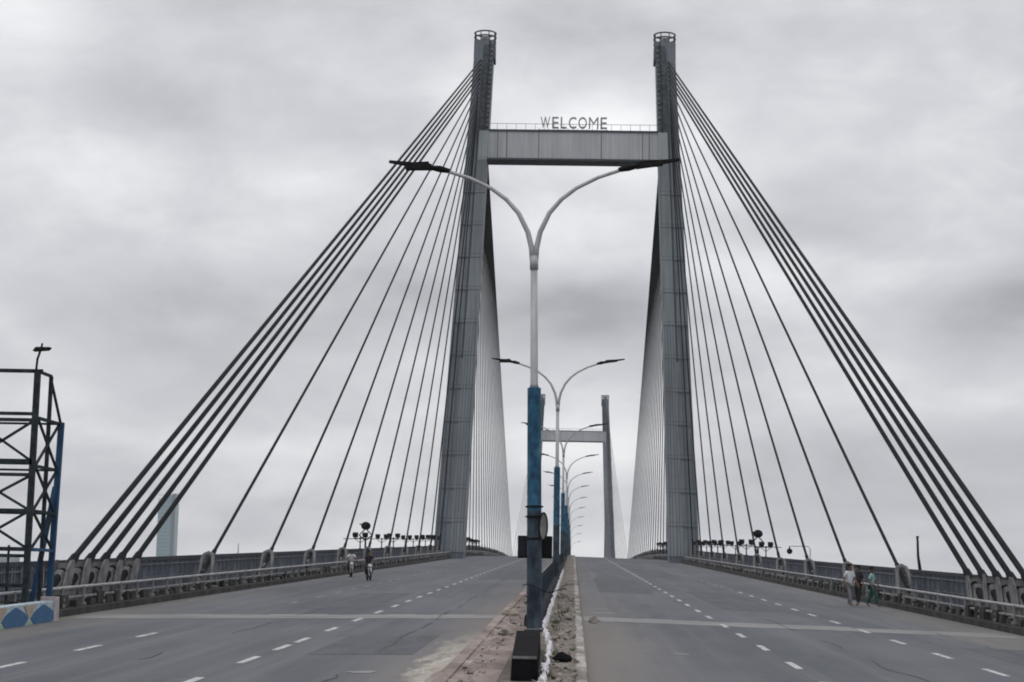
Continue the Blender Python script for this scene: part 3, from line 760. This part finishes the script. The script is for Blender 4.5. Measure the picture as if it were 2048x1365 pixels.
o=b.build('median_plinth',M['dark'],bevel=0); tag(o,'low dark plinth running along the median behind the nearest lamp','plinth')
mf=empty('median_fence',(-.1,48,zr(48)+.48)); tag(mf,'low dark blue pipe fence on the median plinth between the lamps','fence')
b=MB()
for h in (.22,.48,.74): b.tube([(0,5*i,zr(48+5*i)-zr(48)+h) for i in range(90)],.035,6)
b.build('rails',M['blueold'],mf)
b=MB(); b.box(-.05,.05,-.05,.05,-.05,.8); FP=b.mesh('fence_post',M['blueold'])
b=MB(); b.box(-.02,.02,.1,1.85,.1,.62); FPn=b.mesh('infill_panel',M['bluelamp'])
for k in range(80):
    y=48+2*k; place('fence_post',FP,mf,(0,2*k,zr(y)-zr(48)))
    if random.random()<.55: place('infill_panel',FPn,mf,(0,2*k,zr(y)-zr(48)),(math.atan(slope(y)),0,0))
# flaking white edge: irregular chunks along the right of the barrier
from mathutils import noise as mn
b=MB(); ny=420
for j in range(ny+1):
    y=24+ (j/ny)**1.3*110; k=min(1,max(0,(y-38)/8)); cx_=.46*(1-k)+.2*k + .07*mn.noise(Vector((y*.9,0,1)))+.03*mn.noise(Vector((y*4,0,1)))
    wd=.055+.04*mn.noise(Vector((y*1.3,2,1)))+.03*mn.noise(Vector((y*5,2,1))); wd=max(.012,wd)
    h=.30+.12*mn.noise(Vector((y*1.1,5,1)))+.07*mn.noise(Vector((y*6,5,1))); z=zr(y)
    b.v+=[(cx_-wd,y,z+.15),(cx_-wd*.7,y,z+h),(cx_+wd*.5,y,z+h-.03),(cx_+wd*1.3,y,z+.15)]
    if j:
        a=4*(j-1)
        for q in range(3): b.f.append((a+q,a+q+1,a+q+5,a+q+4)); b.mi.append(0)
o=b.build('white_kerb_edge',M['whitep']); tag(o,'broken kerb edging with flaking white paint just right of the median barrier','kerb')
# rubble stones on the median
def stone(name,x,y,r,label,m_='rubble'):
    b=MB(); b.ball((0,0,0),r,8,0,.6); b.v=[(px*(1+random.uniform(-.3,.3)),py*(1.3+random.uniform(-.3,.3)),pz*(1+random.uniform(-.3,.3))) for px,py,pz in b.v]
    o=b.build(name,M[m_],loc=(x,y,zr(y)+.2+r*.35)); o.rotation_euler=(0,0,random.uniform(0,3)); tag(o,label,'stone','loose stones on the median'); return o
b=MB()
for k in range(700):
    x=random.uniform(.35,1.0) if random.random()<.7 else random.uniform(-.95,-.5); y=random.uniform(24,75); r=random.uniform(.02,.07)
    z=zr(y)+.2; p=[Vector((x+random.uniform(-r,r)*1.3,y+random.uniform(-r,r)*2,z+random.uniform(0,r*1.3))) for _ in range(4)]
    for f_ in ((0,1,2),(0,2,3),(0,3,1),(1,3,2)): b.poly([p[i] for i in f_])
tag(b.build('gravel',M['rubble']),'scattered gravel and grit lying along the top of the median','gravel',kind='stuff')
b=MB()
for k in range(46):
    cx_=random.choice((random.uniform(.38,.95),random.uniform(.38,.6),random.uniform(-.9,-.4))); cy_=random.uniform(26,95); n_=random.randint(7,16); r=random.uniform(.04,.13)
    for q in range(n_):
        a=random.uniform(0,6.28); px_=cx_+r*math.cos(a)*random.random(); py_=cy_+r*1.5*math.sin(a)*random.random(); h=random.uniform(.04,.15); t=random.uniform(0,3.14)
        b.poly([(px_-.015*math.cos(t),py_-.015*math.sin(t),zr(cy_)+.2),(px_+.015*math.cos(t),py_+.015*math.sin(t),zr(cy_)+.2),(px_+.05*math.cos(a),py_+.05*math.sin(a),zr(cy_)+.2+h)])
tag(b.build('weeds',M['weed']),'dusty tufts of low weeds growing in the dirt of the median','weeds',kind='stuff')
stone('loose_stone',.75,33.8,.17,'dark lump of rubble on the dirt right of the black barrier','barrier')
stone('loose_stone',-.85,53,.24,'pale yellowish stone block beside the left foot of the nearest lamp pole','sand')
stone('loose_stone',1.5,50.5,.14,'pale stone lying at the right edge of the median below the joint strip','kerbpale')
stone('loose_stone',-.62,42.5,.16,'brown broken stone on the left of the median barrier')
# sand heap
b=MB(); nx,ny=26,70
from mathutils import noise as mn
def sandz(u,v,x,y):
    edge=math.sin(math.pi*min(max(v,0),1))**.4*(1-abs(2*u-1)**2.0)
    edge=max(edge,0); n_=mn.fractal(Vector((x*1.6,y*.45,0)),.8,2.1,5)
    return edge*(.24+.22*n_)+.0
grid=[]
for j in range(ny+1):
    v=j/ny; y=24+25*v; xr=-.86; wd=.3+(.35*(1-v**6)+.25*(1-v)**2)*(1+.5*mn.noise(Vector((0,y*.6,3)))+.25*mn.noise(Vector((0,y*2.1,3))))
    for i in range(nx+1):
        u=i/nx; x=xr-wd*(1-u)
        z=zroad(x,y)+(-.02+ (.225*(u**2.2)) + .42*u*(1-u)*(1-.3*v)+ .12*mn.fractal(Vector((x*2.2,y*.5,0)),.8,2.1,6)*(min(1,(1-u)*3)*u*1.8))
        if i==0 or j==ny or j==0: z=zroad(x,y)-.05
        b.v.append((x,y,z))
for j in range(ny):
    for i in range(nx):
        a=j*(nx+1)+i; b.f.append((a,a+1,a+nx+2,a+nx+1)); b.mi.append(0)
o=b.build('sand_heap',M['sand'],smooth=True); tag(o,'pale tan sand and silt heaped against the left side of the median','sand heap')

# ------------------------------------------------------------------ lattice gantry at left + painted wall
WX=-14.3
gw=empty('painted_wall',(WX,54.25,zr(54.25)-.42)); tag(gw,'low wall painted with blue lens shapes and a green triangle below the left gantry','wall')
b=MB(); b.hexa([(-.35,-22,-.3-22*G),(0,-22,-.3-22*G),(0,-.42,-.3),(-.35,-.42,-.3),(-.35,-22,.74-22*G),(0,-22,.74-22*G),(0,-.42,.74),(-.35,-.42,.74)]); b.build('wall_body',M['wallpale'],gw,bevel=.02)
# slope along with the road: shear by matrix is avoided; wall stepped top follows
b=MB(); b.box(-.42,.05,-.42,.05,-.3,.86); b.build('end_pillar',M['wallpink'],gw,bevel=.02)
def mural(pts,m_,name,d=.02):
    b=MB(); pts=[(y,(z-.05)*.9+G*y) for y,z in pts]; P=[(d,y,z) for y,z in pts]; b.poly(P[::1]); Q=[(-.01,y,z) for y,z in pts]
    for i in range(len(P)): j=(i+1)%len(P); b.poly([Q[i],Q[j],P[j],P[i]])
    return b.build(name,M[m_],gw)
for c in (-1.45,-4.1,-6.75,-9.4):
    L=[]
    for k in range(9): t=-1+2*k/8; L.append((c+1.22*t, .42+.40*(1-abs(t))**.62))
    for k in range(7): t=1-2*(k+1)/8; L.append((c+1.22*t, .42-.38*(1-abs(t))**.62))
    mural(L,'wallblue','blue_lens')
    mural([(c-1.33-.62,-.12),(c-1.33+.62,-.12),(c-1.33+.1,.34),(c-1.33-.1,.34)],'wallgreen','green_triangle')
    mural([(c-1.33-.12,.48),(c-1.33+.12,.48),(c-1.33+.6,.84),(c-1.33-.6,.84)],'walltan','tan_triangle')
ga=empty('lattice_gantry',(-14.72,54.45,zr(54)-.2)); tag(ga,'black lattice steel gantry with a blue corner leg at the left edge','gantry')
def gm(name,segs,m_,w_=.1):
    b=MB()
    for sg in segs:
        a,c=sg[0],sg[1]; ww=(sg[2] if len(sg)>2 else w_)*.8
        b.bar(a,c,ww)
    return b.build(name,M[m_],ga)
# local frame: x toward left is negative, y along the road; near face y=-1.9, far face y=0
YN=-1.9; ZT=7.15
gm('corner_leg',[((-.05,YN,.3),(-.05,YN,ZT),.2)],'gantry')
gm('corner_leg',[((-.02,-.6,.3),(-.02,-.6,ZT),.13)],'gantry')
gm('blue_leg',[((.02,.25,.0),(.12,.25,5.85),.2)],'gblue')
gm('blue_leg',[((-.45,-.1,.0),(.05,.2,3.9),.17)],'gblue')
gm('back_leg',[((-3.2,.25,.3),(-3.2,.25,5.8),.14)],'gantry'); gm('corner_leg',[((-3.6,YN,.3),(-3.6,YN,ZT),.2)],'gantry')
gm('sloping_strut',[((-.02,-.6,ZT-.1),(.1,.25,5.8),.08),((-.05,YN,ZT),(-.02,-.6,ZT),.1)],'gantry')
H=[5.9,5.72,4.5,4.13,3.1,2.0,1.8,.95]
gm('cross_tie',[((-7.5,YN,ZT),(.1,YN,ZT),.13)],'gantry')
for z in H: gm('cross_tie',[((-7.5,YN,z),(-.05,YN,z),.12 if z not in (4.5,) else .2)],'gantry')
for z in (5.8,4.4,3.1,2.0): gm('side_tie',[((-.05,YN,z),(.08,.25,z),.11),((-7.5,.25,z),(.05,.25,z),.08)],'gantry' if z>5 else ('gblue' if z<3 else 'gantry'))
LV=[6.15,4.95,3.35,1.85]
for a,c in ((5.72,4.5),(4.13,3.1),(3.1,2.0)):
    gm('brace',[((-.05,YN,a),(-1.9,YN,c),.09),((-.05,YN,c),(-1.9,YN,a),.09),((-1.9,YN,a),(-3.6,YN,c),.09),((-1.9,YN,c),(-3.6,YN,a),.09),((-1.9,YN,c),(-1.9,YN,a),.08),((-3.6,YN,a),(-7.0,YN,c),.09)],'gantry')
for a,c in ((5.8,4.4),(4.4,3.1),(3.1,2.0)):
    gm('side_brace',[((-.03,YN+.2,a),(.06,.25,c),.08),((-.03,YN+.2,c),(.06,.25,a),.08)],'gantry')
gm('foot_rail',[((-7.5,YN,.45),(.1,YN,.45),.09),((-1.2,YN,.3),(-1.2,YN,1.85),.1),((-2.0,YN,.3),(-2.0,YN,1.85),.1),((-.6,YN,.3),(-.6,YN,2.1),.07)],'gantry')
b=MB(); b.tube([(-.1,YN,ZT),(-.08,YN,ZT+.35),(.0,YN,ZT+.62)],.035,6); sp=b.build('lamp_stem',M['dark'],ga)
b=MB(); b.hexa([(-.2,YN-.15,ZT+.58),(.22,YN-.15,ZT+.62),(.22,YN+.15,ZT+.62),(-.2,YN+.15,ZT+.58),(-.12,YN-.12,ZT+.7),(.3,YN-.12,ZT+.7),(.3,YN+.12,ZT+.7),(-.12,YN+.12,ZT+.7)]); b.tube([(.02,YN,ZT+.7),(.04,YN,ZT+.82)],.03,6); b.build('lamp_head',M['black'],sp)

# ------------------------------------------------------------------ people
def skin_obj(name, verts, edges, rads, m_, parent, root=0, sub=1):
    me=bpy.data.meshes.new(name); me.from_pydata([tuple(v) for v in verts],edges,[]); me.update(); me.materials.append(m_)
    o=bpy.data.objects.new(name,me); COL.objects.link(o); o.parent=parent
    sk_=o.modifiers.new('skin','SKIN'); 
    if not me.skin_vertices: me.attributes.new('skin','FLOAT_VECTOR','POINT')
    for i,r in enumerate(rads):
        d=me.skin_vertices[0].data[i]; d.radius=(r[0],r[1]) if isinstance(r,tuple) else (r,r); d.use_root=(i==root)
    sk_.use_smooth_shade=True
    sm=o.modifiers.new('sub','SUBSURF'); sm.levels=sub; sm.render_levels=sub
    return o
def person(name,loc,rz,J,mats,label,grp=None,sc=1.0):
    # J: dict of joint positions
    r=empty(name,loc,rz); tag(r,label,'person',grp); r.scale=(sc,)*3
    V=[];E=[];Rr=[]
    def add(p,rad,par=None):
        V.append(Vector(p)); Rr.append(rad); i=len(V)-1
        if par is not None: E.append((par,i))
        return i
    pel=add(J['pel'],(.13,.10)); wa=add(J['waist'],(.12,.09),pel); ch=add(J['chest'],(.13,.08),wa); nk=add(J['neck'],(.06,.06),ch)
    hb=add(Vector(J['neck'])+Vector((0,-.02,.09)),(.07,.075),nk); hm=add(J['head'],(.078,.095),hb); add(Vector(J['head'])+Vector((0,.0,.09)),(.055,.07),hm)
    nose=Vector(J['head'])+Vector((0,-.11,-.02)); add(nose,(.012,.012),hm)
    for s in ('l','r'):
        sg=-1 if s=='l' else 1
        sh=add(J['sh'+s],.055,ch); el=add(J['el'+s],.042,sh); wrp=Vector(J['wr'+s]); wri=add(wrp,.028,el)
        d=(wrp-Vector(J['el'+s])).normalized(); palm=add(wrp+d*.07,(.035,.02),wri)
        side=d.cross(Vector((1,0,0))).normalized() if abs(d.x)<.9 else Vector((0,1,0))
        for k,(o_,L) in enumerate(((-.03,.065),(-.01,.08),(.01,.075),(.03,.06))):
            b0=wrp+d*.1+side*o_; f1=add(b0,.011,palm); f2=add(b0+d*L*.5,.009,f1); add(b0+d*L+Vector((-sg*.02,0,0)),.007,f2)
        t1=add(wrp+d*.04+side*.045,.012,wri); add(wrp+d*.085+side*.065,.009,t1)
        hp=add(J['hp'+s],.085,pel); kn=add(J['kn'+s],.055,hp); an=add(J['an'+s],.037,kn); add(Vector(J['an'+s])+Vector(J.get('toe',(0,-.17,-.05))),(.035,.025),an)
    skin_obj('body',V,E,Rr,mats[0],r)
    # shirt
    V=[];E=[];Rr=[]
    c=Vector(J['pel'])+Vector((0,0,-.04)); a0=add(c,(.165,.135)); a1=add(J['waist'],(.15,.12),a0); a2=add(J['chest'],(.19,.16),a1); add(Vector(J['neck'])+Vector((0,0,-.03)),(.085,.085),a2)
    for s in 'lr':
        q=add(J['sh'+s],.078,a2); e_=Vector(J['sh'+s]).lerp(Vector(J['el'+s]),.8); add(e_,.065,q)
    skin_obj('shirt',V,E,Rr,mats[1],r)
    V=[];E=[];Rr=[]
    a0=add(J['pel'],(.15,.125))
    for s in 'lr':
        q=add(J['hp'+s],.105,a0); k=add(J['kn'+s],.078,q); add(Vector(J['kn'+s]).lerp(Vector(J['an'+s]),.92),.058,k)
    skin_obj('trousers',V,E,Rr,mats[2],r)
    H0=Vector(J['head']); V=[];E=[];Rr=[]
    a=add(H0+Vector((0,.02,.05)),(.088,.10)); add(H0+Vector((0,.02,.10)),(.07,.08),a); add(H0+Vector((0,.055,-.03)),(.06,.05),a)
    skin_obj('hair',V,E,Rr,M['hair'],r)
    b=MB()
    for s in (-1,1): b.tube([(H0.x+s*.03,H0.y-.088,H0.z+.02),(H0.x+s*.03,H0.y-.10,H0.z+.02)],.011,6)
    b.build('eyes',M['black'],r)
    b=MB(); b.tube([(H0.x-.025,H0.y-.092,H0.z-.06),(H0.x+.025,H0.y-.092,H0.z-.06)],.006,5); b.build('mouth',M['kerbpink'],r)
    return r
def walkJ(st=.22,arm=.15,ph=1):
    return dict(pel=(0,0,.93),waist=(0,0,1.08),chest=(0,-.02,1.32),neck=(0,-.01,1.5),head=(0,-.02,1.63),
        shl=(-.19,0,1.42),elL=None,shr=(.19,0,1.42),
        ell=(-.24,ph*arm*.5,1.14),wrl=(-.25,ph*arm*.2-.1,.90),elr=(.24,-ph*arm*.5,1.14),wrr=(.25,-ph*arm-.08,.92),
        hpl=(-.10,0,.88),hpr=(.10,0,.88),knl=(-.11,-ph*st*.7-.03,.49),knr=(.11,ph*st*.3-.02,.49),anl=(-.11,-ph*st,.09),anr=(.11,ph*st,.11))
def onroad(x,y): return (x,y,zroad(x,y)+.02)
gp='people walking beside the right railing'
person('person',onroad(12.95,81),R(35),walkJ(.2,.15,1),(M['skin'],M['shirtw'],M['trousg']),'person in a loose white shirt, left of the walking group at right',gp,1.03)
person('person',onroad(13.45,81.8),R(-50),walkJ(.12,.1,-1),(M['skin'],M['shirtd'],M['trousb']),'person in dark clothes walking in the middle of the group at right',gp,1.0)
person('person',onroad(13.9,80.9),R(70),walkJ(.26,.2,1),(M['skin'],M['shirtg'],M['trousgr']),'person in a pale teal shirt and dark green trousers at right of the walking group',gp,.98)

# ------------------------------------------------------------------ motorcycles with riders
def ring(R0,r0,n=20,m=6):
    b=MB(); pts=[(0,R0*math.cos(2*math.pi*k/n),R0*math.sin(2*math.pi*k/n)) for k in range(n)]
    for i in range(n):
        for j in range(m):
            a=2*math.pi*i/n; c=2*math.pi*j/m; rr=R0+r0*math.cos(c); b.v.append((r0*math.sin(c),rr*math.cos(a),rr*math.sin(a)))
    for i in range(n):
        for j in range(m): b.f.append((i*m+j,((i+1)%n)*m+j,((i+1)%n)*m+(j+1)%m,i*m+(j+1)%m)); b.mi.append(0)
    return b
def bike(loc,rz,paint,label):
    r=empty('motorcycle',loc,rz); tag(r,label,'motorcycle','motorcycles by the left railing')
    for y in (-.65,.62):
        h=MB(); h.tube([(-.06,y,.31),(.06,y,.31)],.05,8)
        for k in range(6):
            a=math.pi*k/6; h.bar((0,y-.24*math.cos(a),.31-.24*math.sin(a)),(0,y+.24*math.cos(a),.31+.24*math.sin(a)),.015)
        w_=h.build('wheel',M['galv'],r); t=ring(.27,.05).build('tyre',M['tyre'],w_,smooth=True); t.location=(0,y,.31)
    b=MB(); b.ball((0,-.1,.82),.19,10,0,.75); b.v=[(x*.75,y*1.5,z) for x,y,z in b.v]; b.build('fuel_tank',paint,r,smooth=True)
    b=MB(); b.box(-.13,.13,.1,.8,.74,.84); b.build('seat',M['black'],r,bevel=.04)
    b=MB(); b.box(-.13,.13,-.2,.25,.3,.62); b.bar((0,-.2,.6),(0,-.3,.35),.07); b.bar((0,.2,.5),(0,.62,.31),.06); b.bar((.1,.2,.3),(.1,.8,.35),.07); b.build('engine',M['dark'],r,bevel=.02)
    b=MB(); 
    for s in (-1,1): b.tube([(s*.08,-.65,.31),(s*.09,-.42,.95)],.025,6)
    b.build('fork',M['galv'],r)
    b=MB(); b.tube([(-.36,-.22,1.06),(-.15,-.38,1.0),(.15,-.38,1.0),(.36,-.22,1.06)],.018,6); b.build('handlebar',M['dark'],r)
    b=MB(); b.tube([(0,-.42,.88),(0,-.55,.88)],[.06,.10],12); b.build('headlight',M['glasslamp'],r,smooth=False)
    b=MB(); pts=[(0,-.65+.36*math.cos(a),.31+.36*math.sin(a)) for a in [R(20+15*k) for k in range(10)]]
    for p,q in zip(pts[:-1],pts[1:]): b.bar(p,q,.12,.02,up=(1,0,0))
    b.build('mudguard',M['shirtw'],r)
    return r
SIT=dict(pel=(0,.32,.92),waist=(0,.26,1.08),chest=(0,.16,1.3),neck=(0,.1,1.47),head=(0,.06,1.60),shl=(-.19,.15,1.39),shr=(.19,.15,1.39),
    ell=(-.27,-.02,1.2),wrl=(-.31,-.18,1.1),elr=(.27,-.02,1.2),wrr=(.31,-.18,1.1),hpl=(-.11,.28,.88),hpr=(.11,.28,.88),knl=(-.2,-.12,.72),knr=(.2,-.12,.72),anl=(-.17,.08,.34),anr=(.17,.08,.34))
for (x,y,rz,sh,tr,lb,lp) in ((-11.05,108,R(14),'shirtd','trousb','dark motorcycle with white mudguard ridden toward the camera by the left kerb','person in dark clothes riding the nearer motorcycle on the left'),
                      (-13.3,118,R(10),'shirtw','trousb','second dark motorcycle half hidden against the left railing','person in a white shirt riding the farther motorcycle by the left railing')):
    l=onroad(x,y); bike(l,rz,M['bikered'],lb); person('person',l,rz,SIT,(M['skin'],M[sh],M[tr]),lp,'motorcycle riders')

# ------------------------------------------------------------------ far city
def far_tower():
    D=3000; cx=CAMX+(332-1145)*D/FPX; r=empty('skyscraper',(cx,D,-33)); tag(r,'tall slim pale blue glass skyscraper far behind the left railing','skyscraper')
    zt=33+2.4+ (1189-990-13)*D/FPX
    b=MB(); b.hexa([(-14,-14,0),(14,-14,0),(14,14,0),(-14,14,0),(-14,-14,zt-14),(14,-14,zt-2),(14,14,zt-2),(-14,14,zt-14)]); b.build('facade',M['skyglass'],r)
    b=MB(); 
    for k in range(30): b.box(-14.1,14.1,-14.25,-14.05,8+k*6,8.8+k*6)
    b.build('floor_band',M['farwin'],r)
    b=MB(); b.box(8,14.4,-14.5,-14.0,0,zt-3); b.build('corner_fin',M['farwin'],r)
far_tower()
D=2500; cx=CAMX+(476-1145)*D/FPX; r=empty('radio_mast',(cx,D,-33)); tag(r,'faint thin mast on the far bank behind the left railing','mast')
b=MB(); b.tube([(0,0,0),(0,0,70),(0,0,95)],[2.2,1.4,.5],8); b.build('shaft',M['farbld'],r); b=MB(); b.box(-2.2,2.2,-2.2,2.2,74,77); b.build('platform',M['farbld'],r)
blabel=['pale wide block showing through the railing behind the gantry','grey slab block behind the left backstay brackets','low pale block left of the skyscraper','stepped grey block right of the skyscraper','small pale block behind the left single cables',
        'pale block seen through the right railing by the steel pole','grey block behind the right backstay brackets','low block seen through the right railing behind the walkers']
for i,(px,D,wd,h) in enumerate(((20,1500,40,52),(170,1800,50,46),(270,2300,60,48),(400,2400,70,44),(600,2600,60,46),(1850,1800,50,44),(1960,1500,45,48),(1700,2300,60,46))):
    cx=CAMX+(px-1145)*D/FPX; r=empty('apartment_block',(cx,D,-33)); tag(r,blabel[i],'building','far buildings across the river')
    b=MB(); b.box(-wd/2,wd/2,-12,12,0,h); b.build('wall',M['farbld'],r)
    b=MB()
    for k in range(int(h/4)): b.box(-wd/2+2,wd/2-2,-12.2,-11.9,2+4*k,3.8+4*k)
    b.build('window_band',M['farwin'],r)
    b=MB(); b.box(-wd/4,wd/8,-6,6,h,h+4); b.build('roof_hut',M['farbld'],r)

# ------------------------------------------------------------------ haze
HAZE=.00013
if HAZE:
    b=MB(); b.box(-3500,3500,-200,4200,-34,230); o=b.build('haze',None)
    o.data.materials.clear(); m=bpy.data.materials.new('haze'); m.use_nodes=True; nt=m.node_tree
    for n in list(nt.nodes):
        if n.type=='BSDF_PRINCIPLED': nt.nodes.remove(n)
    v=nt.nodes.new('ShaderNodeVolumePrincipled'); v.inputs['Density'].default_value=HAZE; v.inputs['Color'].default_value=(.92,.94,.97,1)
    nt.links.new(v.outputs[0],[n for n in nt.nodes if n.type=='OUTPUT_MATERIAL'][0].inputs['Volume'])
    o.data.materials.append(m); tag(o,kind='stuff')

if __name__=='__main__':
    for n,p in (('leg base L',(-15.5,T1-2,zr(T1))),('leg base R',(15.5,T1-2,zr(T1))),('legtop L',(-12,T1-1.5,ZT1+HT)),('legtop R',(12,T1-1.5,ZT1+HT)),('beam',( -10,T1-1.5,ZT1+BEAM0)),
        ('far top L',(-12,T2,ZT1+HT)),('far top R',(12,T2,ZT1+HT)),('anchor0',(-15.5,59.3,zr(59)+1)),('anchor5',(-15.5,83.2,zr(83)+1)),('dashL',(-5.5,37,zroad(5.5,37))),('dashR',(5.5,38.6,zroad(5.5,38.6))),
        ('lamp1 base',(0,46,zr(46)+.3)),('lamp1 tipL',(-3.6,46,zr(46)+12.2)),('lamp2 tipR',(3.6,101,zr(101)+12.2)),('jointL',(-14,57.4,zroad(14,57.4))),('jointR',(14,57.4,zroad(14,57.4))),('crest',(0,300,zr(300)))):
        print('PROJ',n,[round(q) for q in proj(*p)])
